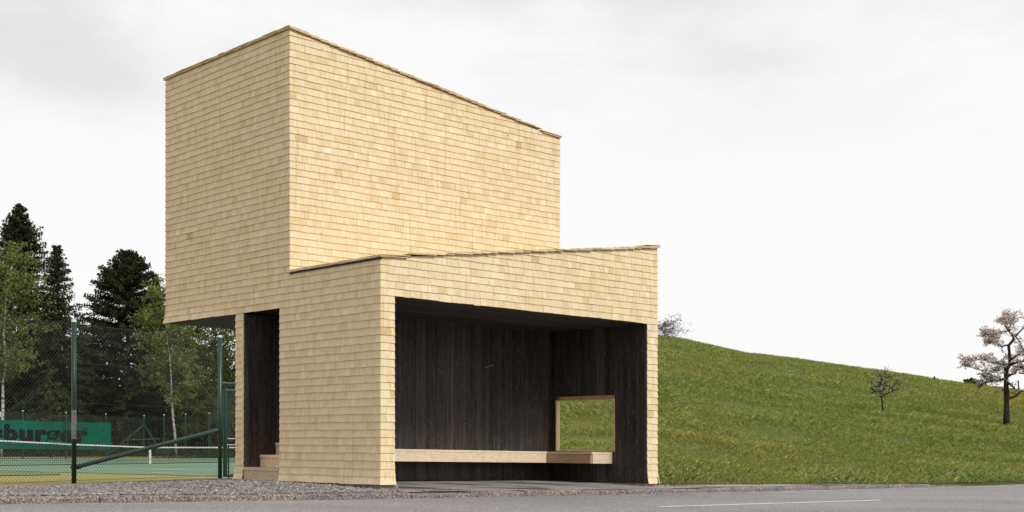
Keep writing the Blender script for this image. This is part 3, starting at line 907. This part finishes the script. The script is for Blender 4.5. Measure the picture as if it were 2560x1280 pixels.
letter('sburger', -22, 221, .13, .94, 'lettering', .06)
letter('\u00ae', 210, 220, .19, .31, 'lettering', .004)
# small white sign on the far fence, half out of the picture
SG = MB(); a = Vector(PX(-16,1030,70.3)); b_ = Vector(PX(2.5,1030,70.75)); hgt = .26
SG.hexa([a-Vector((0,0,hgt)),b_-Vector((0,0,hgt)),b_+Vector((0,.03,-hgt)),a+Vector((0,.03,-hgt))],[a,b_,b_+Vector((0,.03,0)),a+Vector((0,.03,0))])
tag(SG.build('notice_board', M['cap']), 'small white board on the far fence above the green banner', 'sign')
# green crate-like seat behind the net
bx = thing('garden_bench', PX(408,1138,73), 'low dark green slatted bench behind the net near the birch', 'bench')
m = MB()
for i in range(4):
    a = Vector(PX(389,1118+i*4,73)); c = Vector(PX(425,1118+i*4,73)); h = .075
    m.hexa([a-Vector((0,0,h)),c-Vector((0,0,h)),c+Vector((0,.03,-h)),a+Vector((0,.03,-h))],[a,c,c+Vector((0,.03,0)),a+Vector((0,.03,0))])
m.build('backrest', M['green_far'], bx)
for u in (392,422):
    m = MB(); m.tube([PX(u,1119,73.05), (PX(u,1119,73.05)[0],73.05,court_z(73))], .03, 6); m.build('leg', M['green_far'], bx)

# ------------------------------------------------------------------ trees
def quads(C, size, asp, down=0., axis=None):
    """random leaf quads round centres C; axis: (N,3) preferred long axis"""
    n = len(C); a = rng.normal(size=(n,3))
    if axis is not None: a = a*.55 + axis
    a /= np.linalg.norm(a,axis=1)[:,None]
    b = np.cross(a, rng.normal(size=(n,3))); b /= np.linalg.norm(b,axis=1)[:,None]
    s = np.asarray(size).reshape(-1,1)
    V = np.stack([C-a*s*.5, C+b*s*asp*.5-a*s*.05, C+a*s*.5, C-b*s*asp*.5-a*s*.05], 1)
    return V
def ground_f(x, y): return -.485+.12*math.sin(x*.4)*math.sin(y*.3)+.02*max(0,y-96) if y > 76 else court_z(y)
def spruce(u, vtop, d, R, label, mat='spruce', dens=1., lean=0., bare=.04, power=.85, droop=.35, rag=.25, cap=9., seed=0, name='spruce_tree', group='conifers behind the tennis court'):
    r_ = random.Random(seed)
    top = Vector(PX(u, vtop, d)); base = Vector((top.x+lean, d, ground_f(top.x,d)-.1)); Hh = top.z-base.z
    T = thing(name, tuple(base), label, 'tree', group)
    m = MB(); m.tube([base, base.lerp(top,.5)+Vector((.05,0,0)), base.lerp(top,.97), top], [.016*Hh+.03,.010*Hh+.02,.02,.01], 7); m.build('trunk', M['sbark'], T)
    C = []; A = []; br = MB()
    h = bare*Hh
    while h < Hh-.12:
        f_ = h/Hh; prof = min((1-f_)**power, cap/R)
        nb = 10 if f_ > .7 else 13
        for j in range(nb):
            az = r_.uniform(0,6.283); L = R*prof*r_.uniform(1-rag*1.6, 1+rag*.55)+.06
            if r_.random() < .06: L *= 1.25
            hz = h+r_.uniform(-.2,.2); st = base.lerp(top, min(1,hz/Hh)); up = (.55*f_-.12)+r_.uniform(-.1,.1)
            dx, dy = math.cos(az), math.sin(az)
            endp = None
            ns = max(3,int(L/.16))
            for i in range(ns):
                s = L*(i+1)/ns
                if s < .18*L and f_ < .75: continue
                q = s/L
                z = up*s - droop*s*s/max(1.,R)*.6 + .16*droop*max(0,q-.7)*L
                c = Vector((st.x+dx*s, st.y+dy*s, st.z+z))
                wdt = .08+.20*math.sin(math.pi*min(1,q*.85+.1))*min(1.,L/1.6)
                for w in range(int(11*dens+.5)):
                    lat = r_.uniform(-1,1)*wdt; hang = abs(r_.gauss(0,1))*.13*min(1,.3+L/2)
                    C.append((c.x-dy*lat, c.y+dx*lat, c.z-hang+r_.uniform(-.03,.05)))
                    A.append((dx*.7-dy*lat*1.5, dy*.7+dx*lat*1.5, -.55+.5*f_))
        h += .27 if f_ < .8 else .15
    C = np.array(C); A = np.array(A)
    sz = (.13+.16*rng.random(len(C)))
    V = quads(C, sz, .36, axis=A)
    rel = rng.random(len(C))
    np_mesh('crown', V, 4, np.clip(.15+.75*rel**1.3,0,1), M[mat], T)
    return T
spruce(48, 514, 88, 6.2, 'tallest dark spruce with a pointed top at the left edge', seed=1, rag=.22, power=.78, droop=.6, cap=3.7)
spruce(143, 612, 84, 3.5, 'slim spruce with ragged drooping arms right of the tallest spruce', 'spruce_l', seed=2, rag=.55, power=.8, dens=.62, droop=.75)
spruce(318, 626, 90, 7.2, 'broad bushy dark spruce with a rounded top left of the shelter', seed=3, rag=.2, power=.70, droop=.35, dens=1.2, cap=3.8)
spruce(388, 690, 95, 1.9, 'dark spruce half hidden between the broad spruce and the shelter', seed=4, rag=.35, power=.7)
spruce(-70, 600, 96, 3.0, 'dark spruce mostly outside the left edge of the photo', seed=5, power=.7)
spruce(215, 838, 100, 2.6, 'short dark spruce filling the gap between the slim and the broad spruce', seed=6, power=.5)
spruce(100, 780, 102, 2.8, 'dark low spruce behind the slim spruce', seed=7, power=.55)
spruce(470, 850, 104, 2.8, 'dark low spruce behind the right birch and bushes', seed=8, power=.5)
spruce(545, 880, 106, 2.6, 'dark low spruce behind the gate', seed=9, power=.5)

def branchy(name, base, top, nb, spread, leafn, leafsz, label, cat, mats, seed, r0, group=None, start=.2, upness=.6, droopy=.3, wob=.1, fill=1., vary=.5, ttl=None, shape=None):
    r_ = random.Random(seed); base = Vector(base); top = Vector(top); Hh = (top-base).length
    T = thing(name, tuple(base), label, cat, group)
    tk = MB(); pts = []
    for i in range(9):
        q = i/8; pts.append(base.lerp(top,q)+Vector((r_.uniform(-wob,wob)*q,r_.uniform(-wob,wob)*q,0)))
    tk.tube(pts, [r0*(1-.9*i/8)+.008 for i in range(9)], 7); 
    br = MB(); C = []; 
    for j in range(nb):
        q = start+(1-start)*(j+r_.random())/nb; q = min(q,.985)
        i = min(7,int(q*8)); st = pts[i].lerp(pts[i+1], q*8-i)
        az = r_.uniform(0,6.283); sh = shape(q) if shape else (1-.75*q)
        L = spread*sh*r_.uniform(.6,1.15)
        d = Vector((math.cos(az),math.sin(az),upness+r_.uniform(-.25,.25))).normalized()
        p = st.copy(); P_ = [p.copy()]; 
        for s in range(6):
            d = (d+Vector((r_.uniform(-.28,.28),r_.uniform(-.28,.28),r_.uniform(-.2,.2)-droopy*.12*s))).normalized()
            p = p+d*(L/6); P_.append(p.copy())
        rb = r0*.34*(1-.6*q)
        br.tube(P_, [max(.006,rb*(1-.85*i/6)) for i in range(7)], 4, cap=False)
        # side twigs
        for s in range(2,7):
            for tw_ in range(2):
                d2 = Vector((r_.uniform(-1,1),r_.uniform(-1,1),r_.uniform(-.7,.6))).normalized(); l2 = L*.28*r_.uniform(.5,1.1)
                e = P_[s]+d2*l2
                br.tube([P_[s], P_[s].lerp(e,.5)+Vector((0,0,.03)), e], [.007,.005,.003], 3, cap=False)
                for k_ in range(int(leafn*fill)):
                    c = P_[s].lerp(e, r_.random()**.6)+Vector((r_.gauss(0,1),r_.gauss(0,1),r_.gauss(0,1)))*l2*.22
                    C.append(tuple(c))
    tko = tk.build('trunk', mats[0], T, True); br.build('branches', mats[1], T)
    C = np.array(C); tn = np.clip(rng.normal(.45,.22,len(C)),0,1)
    np_mesh('crown', quads(C, leafsz*(1-vary/2+vary*rng.random(len(C))), .75), 4, tn, mats[2], T)
    return T
def at(u,v,d): return PX(u,v,d)
bm1 = (M['birch'],M['twig'],M['birch_leaf'])
def base_at(u,d):
    x = (u-CX)/F*d; return (x,d,ground_f(x,d)-.05)
branchy('birch_tree', base_at(2,81), at(22,650,81), 100, 2.2, 13, .14, 'pale green leafy birch in front of the tallest spruce at the left edge', 'tree', bm1, 11, .11, 'birches', start=.36, upness=.75, wob=.25, shape=lambda q: .45+.9*math.sin(math.pi*min(1,.15+.8*(1-q))) )
branchy('birch_tree', base_at(441,82), at(412,735,82), 80, 2.1, 15, .14, 'slender birch with a thin white trunk beside the shelter', 'tree', bm1, 12, .085, 'birches', start=.34, upness=.7, wob=.15, shape=lambda q: .4+.8*math.sin(math.pi*min(1,.15+.8*(1-q))))
bm2 = (M['sbark'],M['twig'],M['bush_leaf'])
branchy('broadleaf_tree', base_at(530,88), at(505,800,88), 70, 2.7, 18, .17, 'round yellow green tree seen under the shelter overhang', 'tree', bm2, 13, .10, None, start=.15, upness=.5, shape=lambda q: .5+.8*math.sin(math.pi*(.1+.8*q)))
branchy('broadleaf_tree', base_at(610,92), at(600,815,92), 60, 2.6, 15, .17, 'loose green tree right behind the shelter pillar', 'tree', bm2, 14, .10, None, start=.15, upness=.5, shape=lambda q: .5+.8*math.sin(math.pi*(.1+.8*q)))
branchy('broadleaf_tree', base_at(128,79), at(120,900,79), 26, 1.5, 3, .11, 'small dim tree with a bare brown trunk left of the scratched post', 'tree', bm2, 15, .085, None, start=.3, upness=.4)
branchy('broadleaf_tree', base_at(305,84), at(318,930,84), 24, 1.6, 3, .11, 'thin dim tree with sparse leaves below the broad spruce', 'tree', bm2, 16, .06, None, start=.3, upness=.4)
# dark undergrowth along the wood
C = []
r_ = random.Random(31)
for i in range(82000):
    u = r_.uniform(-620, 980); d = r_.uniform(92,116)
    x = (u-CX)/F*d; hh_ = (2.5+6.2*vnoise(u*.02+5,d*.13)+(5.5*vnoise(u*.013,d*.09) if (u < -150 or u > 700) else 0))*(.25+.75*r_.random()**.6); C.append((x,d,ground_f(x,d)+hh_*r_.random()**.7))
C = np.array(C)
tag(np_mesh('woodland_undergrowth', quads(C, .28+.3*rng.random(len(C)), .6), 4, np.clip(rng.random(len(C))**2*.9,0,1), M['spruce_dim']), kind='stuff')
C = []
for i in range(9000):
    u = r_.uniform(-160, 700); d = r_.uniform(81.5,85); x = (u-CX)/F*d
    C.append((x,d,ground_f(x,d)+abs(r_.gauss(0,.30))*(.4+1.6*vnoise(u*.05,7))))
C = np.array(C)
tag(np_mesh('fence_weeds', quads(C, .10+.12*rng.random(len(C)), .4), 4, rng.random(len(C)), M['weed']), kind='stuff')
# bare hedge twigs by the far corner
branchy('hedge_shrub', base_at(560,80.5), at(560,985,80.5), 60, 1.8, 2, .09, 'bare twiggy shrub behind the gate', 'shrub', (M['twig'],M['twig'],M['bush_leaf']), 21, .04, None, start=.05, upness=.8, shape=lambda q: 1-.3*q)

# ------------------------------------------------------------------ blossoming apple tree
def zoom_pt(a, b): return (2340+a/4, 760+b/4)
hx, hy, hz_ = hill_hit(2516, 1063)
AD = hy
AT = thing('apple_tree', (hx,hy,hz_), 'old gnarled apple tree in pale pink blossom on the meadow', 'tree')
r_ = random.Random(5)
def ap(a, b, dy=0): 
    u, v = zoom_pt(a,b); p = Vector(PX(u,v,AD)); p.y += dy; return p
trunk = [((705,1225),26,0),((706,1150),25,0),((708,1000),23,0),((708,900),21,0),((702,800),19,0),((700,700),18,0),((716,650),15,.05),((745,590),13,.1),((743,490),12,.1),((730,412),11,.05)]
px2m = AD/F/4
m = MB(); m.tube([ap(*p,dy) for p,_,dy in trunk], [r*px2m*1.25*(1+.10*math.sin(i*2.3)) for i,(_,r,_) in enumerate(trunk)], 9)
m.build('trunk', M['bark'], AT, True)
limbs = [
 ([(730,412),(770,370),(792,340),(780,305),(745,255),(718,205),(735,150),(770,110)],[10,10,9,8,7,6,4,2], .2),
 ([(732,412),(680,415),(630,432),(595,412),(545,392),(485,400),(445,398)],[9,7,6,5,4,3,1.5], -.4),
 ([(595,412),(560,340),(520,310),(470,350)],[5,4,3,1.5], -.6),
 ([(630,432),(640,350),(610,290),(560,290)],[4,3.5,3,1.5], .5),
 ([(745,258),(690,275),(640,300),(590,270)],[5,4,3,1.5], .6),
 ([(718,205),(660,185),(600,185),(560,200)],[5,4,3,1.5], -.5),
 ([(745,215),(800,160),(840,140),(855,170)],[5,4,3,1.5], .6),
 ([(790,325),(840,250),(900,240),(950,270)],[6,5,4,2], -.4),
 ([(792,325),(845,350),(890,400),(930,470)],[5,4,3,1.5], .3),
 ([(700,700),(680,650),(655,608),(600,622),(550,655),(528,680)],[14,12,10,9,7,4], -.4),
 ([(655,608),(590,600),(520,575),(450,590),(395,582),(345,585)],[9,7,6,5,4,2], -.8),
 ([(590,600),(530,530),(470,550),(400,555)],[5,4,3,1.5], .6),
 ([(528,660),(470,655),(430,630),(370,600)],[5,4,3,1.5], .5),
 ([(716,650),(770,600),(830,585),(900,565),(990,560),(1060,590)],[11,10,9,8,6,3], .5),
 ([(745,560),(800,510),(870,515),(940,490),(1010,500)],[7,6,5,4,2], -.6),
 ([(770,600),(840,530),(900,520)],[5,4,2], .9),
 ([(705,735),(760,705),(830,688),(870,640),(930,620),(1000,650)],[11,9,8,6,4,2], .5),
 ([(830,688),(890,705),(950,740),(1000,735)],[6,5,4,2], -.3),
 ([(695,745),(640,760),(575,752),(510,752),(440,735),(390,740)],[10,9,7,6,4,2], -.5),
 ([(640,765),(585,772),(545,776),(505,815)],[8,7,6,4], .4),
 ([(520,755),(485,768),(455,792)],[6,5,3], -.6),
 ([(730,945),(780,930),(830,915),(835,890),(880,870),(960,880)],[10,9,8,5,4,2], .2),
 ([(835,895),(790,885),(740,860)],[4,3,1.5], .4),
 ([(700,780),(735,810),(745,850)],[9,9,6], -.2),
]
bl = MB(); C = []; LC = []
for ptsz, rad, dz in limbs:
    n_ = len(ptsz)
    P_ = [ap(*p, dz*(i/(n_-1))*2.2+ r_.uniform(-.05,.05)) for i,p in enumerate(ptsz)]
    bl.tube(P_, [max(.008, r*px2m*1.35) for r in rad], 6)
    for i in range(n_):
        q = i/(n_-1)
        if ptsz[0] in ((730,945),(835,895),(700,780)): dens = 2
        else: dens = int(3+11*q)
        if q < .2: continue
        nxt = P_[min(i+1,n_-1)]
        for j in range(dens):
            s = P_[i].lerp(nxt, r_.random())
            e = s+Vector((r_.gauss(.02,.17),r_.gauss(0,.25),r_.gauss(.09,.12)))
            bl.tube([s, s.lerp(e,.5)+Vector((r_.uniform(-.04,.04),0,.03)), e], [.011,.008,.004], 3, cap=False)
            for b in range(3):
                c = s.lerp(e, r_.uniform(.35,1.05))+Vector((r_.gauss(0,.03),r_.gauss(0,.03),r_.gauss(.02,.03)))
                low = ptsz[0][1] > 690
                for w in range(5):
                    pt_ = (c.x+r_.gauss(0,.042),c.y+r_.gauss(0,.042),c.z+r_.gauss(0,.036))
                    if r_.random() < (.45 if low else .13): LC.append(pt_)
                    else: C.append(pt_)
bl.build('limbs', M['bark'], AT, True)
C = np.array(C); LC = np.array(LC)
keep = C[:,0] < 1e9
np_mesh('blossom', quads(C, .052+.03*rng.random(len(C)), .85), 4, np.clip(rng.normal(.5,.25,len(C)),0,1), M['blossom'], AT)
np_mesh('leaves', quads(LC, .06+.035*rng.random(len(LC)), .6), 4, rng.random(len(LC)), M['youngleaf'], AT)

# young apple tree
sx, sy, sz_ = hill_hit(2207, 1037)
SAP = thing('apple_sapling', (sx,sy,sz_), 'thin young apple tree with a few white blossoms halfway up the meadow', 'tree')
def sp(a, b, dy=0):
    p = Vector(PX(2100+a/6.4, 880+b/6.4, sy)); p.y += dy; return p
s2 = sy/F/6.4
m = MB(); m.tube([sp(685,1020),sp(684,900),sp(675,800),sp(660,730)],[16*s2,14*s2,14*s2,13*s2],7); m.build('trunk', M['bark'], SAP, True)
bl = MB(); C = []; LC = []
for ptsz, rad, dz in [([(660,730),(648,660),(632,600),(640,540),(665,470),(690,400),(725,330),(745,280)],[11,11,10,9,8,6,4,2],.1),
    ([(660,730),(700,690),(760,660),(830,612),(905,605)],[10,9,8,6,3],-.3),([(830,612),(828,570),(870,520),(940,490),(960,440)],[5,5,4,3,1.5],.2),
    ([(648,650),(700,620),(760,570),(810,540),(870,520)],[8,7,5,4,2],.5),([(640,632),(560,640),(510,620),(485,590),(440,580)],[8,7,5,4,2],-.4),
    ([(634,560),(680,520),(740,500),(800,490)],[6,5,4,2],.4),([(632,580),(580,520),(545,470)],[6,4,2],.5),([(665,470),(610,420),(570,400)],[5,4,2],-.4),([(690,400),(640,360),(620,345)],[4,3,1.5],.3),
    ([(690,400),(740,420),(770,400)],[4,3,1.5],-.3)]:
    n_ = len(ptsz); P_ = [sp(*p, dz*i/(n_-1)*1.2) for i,p in enumerate(ptsz)]
    bl.tube(P_, [max(.006,r*s2*1.0) for r in rad], 5)
    for i in range(1,n_):
        for j in range(6):
            s = P_[i-1].lerp(P_[i], r_.random()); e = s+Vector((r_.gauss(0,.16),r_.gauss(0,.18),r_.gauss(.07,.12)))
            bl.tube([s,e],[.008,.004],3,cap=False)
            for w in range(3):
                c = s.lerp(e,r_.uniform(.3,1.05)); pt_ = (c.x+r_.gauss(0,.03),c.y+r_.gauss(0,.03),c.z+r_.gauss(0,.03))
                (C if r_.random() < .3 else LC).append(pt_)
bl.build('limbs', M['bark'], SAP, True)
np_mesh('blossom', quads(np.array(C), .045+.025*rng.random(len(C)), .85), 4, np.clip(rng.normal(.6,.25,len(C)),0,1), M['blossom'], SAP)
np_mesh('leaves', quads(np.array(LC), .055+.03*rng.random(len(LC)), .6), 4, rng.random(len(LC)), M['youngleaf'], SAP)

# shrub on the hilltop and little things on the ridge
hb = PX(1664, 856, DR+1.5)
branchy('hilltop_shrub', (hb[0],hb[1],hb[2]-.8), PX(1656,813,DR+1.5), 84, 2.3, 2, .085, 'leafless brown twiggy shrub on the hilltop beside the shelter', 'shrub', (M['twig'],M['twig'],M['bud']), 41, .06, None, start=.08, upness=.42, shape=lambda q: 1.1-.4*q)
for (u,v0,v1,lab) in ((2336,940,952,'thin wooden stake standing on the meadow ridge left of the apple tree'),(2546,951,976,'thin wooden stake on the ridge right of the apple tree trunk')):
    a = Vector(PX(u,v0,DR-.5)); m = MB(); m.tube([Vector((a.x,a.y,a.z-1.2)), a], [.05,.045], 6)
    tag(m.build('wooden_stake', M['sbark']), lab, 'stake', 'stakes on the meadow ridge')
for (u,v,lab,sd) in ((2428,948,'low leafy bush on the ridge behind the apple tree',51),):
    b = PX(u,v+16,DR+.5); branchy('ridge_bush', (b[0],b[1],b[2]-.3), PX(u,v,DR+.5), 30, .9, 8, .12, lab, 'shrub', (M['twig'],M['twig'],M['weed']), sd, .03, None, start=.1, upness=.6)

# ------------------------------------------------------------------ light, sky, camera
sun_dir = Vector((.74,-.74,0)).normalized()*math.cos(math.radians(42)) + Vector((0,0,math.sin(math.radians(42))))
su = bpy.data.lights.new('sun', 'SUN'); su.energy = 2.7; su.angle = math.radians(14); su.color = (1,.985,.96)
so = bpy.data.objects.new('sun', su); link(so); so.rotation_euler = sun_dir.to_track_quat('Z','Y').to_euler()
wd = bpy.data.worlds.new('World'); sc.world = wd; wd.use_nodes = True
nt = wd.node_tree; nt.nodes.clear(); n = N(nt)
sky = n('ShaderNodeTexSky', sky_type='NISHITA', sun_disc=False, sun_elevation=math.radians(42), sun_rotation=math.atan2(sun_dir.x, sun_dir.y))
tc = n('ShaderNodeTexCoord'); sep = n('ShaderNodeSeparateXYZ', {0: tc.outputs['Generated']})
mp = n('ShaderNodeMapping', {'Vector': tc.outputs['Generated'], 'Scale': (2.6,2.6,6.5), 'Location': (1.3,.4,.2)})
c1 = n.noise(mp.outputs[0], 1.5, 6, .52, .25)
cloud = n.ramp(c1, [(.36,(8.2,8.0,8.05)), (.50,(9.3,9.15,9.15)), (.60,(10.0,9.92,9.86))])
dl = n('ShaderNodeVectorMath', {0: tc.outputs['Generated'], 1: (-.285,.92,.262)}, operation='SUBTRACT')
dm = n('ShaderNodeVectorMath', {0: dl.outputs[0], 1: (4.2,0.,12.)}, operation='MULTIPLY')
dn = n('ShaderNodeVectorMath', {0: dm.outputs[0]}, operation='LENGTH')
bank = n('ShaderNodeMapRange', {'Value': n.math('ADD', dn.outputs['Value'], n.math('MULTIPLY', n.math('SUBTRACT', c1, .5), 2.6)), 'From Min': .15, 'From Max': 1.0, 'To Min': .55, 'To Max': 0.}); bank.interpolation_type = 'SMOOTHSTEP'
hz = n('ShaderNodeMapRange', {'Value': sep.outputs[2], 'From Min': .20, 'From Max': .30, 'To Min': 0., 'To Max': 1.})
hz.interpolation_type = 'SMOOTHSTEP'
over = n.mix(hz.outputs[0], (10.0,9.95,9.9), cloud)
over = n.mix(bank.outputs[0], over, (7.3,7.05,7.2))
skyc = n.mix(.96, sky.outputs[0], over)
bg = n('ShaderNodeBackground', {'Color': skyc, 'Strength': .1})
n('ShaderNodeOutputWorld', {'Surface': bg.outputs[0]})

cam = bpy.data.cameras.new('camera'); co = bpy.data.objects.new('camera', cam); link(co)
co.location = (0,0,H); co.rotation_euler = (math.radians(90),0,0)
cam.sensor_width = 36; cam.lens = F/2560*36; cam.shift_y = (VH-640)/2560; cam.clip_end = 3000; cam.clip_start = .1
sc.camera = co
vs_ = sc.view_settings; vs_.view_transform = 'Standard'; vs_.look = 'None'; vs_.gamma = 1; vs_.exposure = 0.0
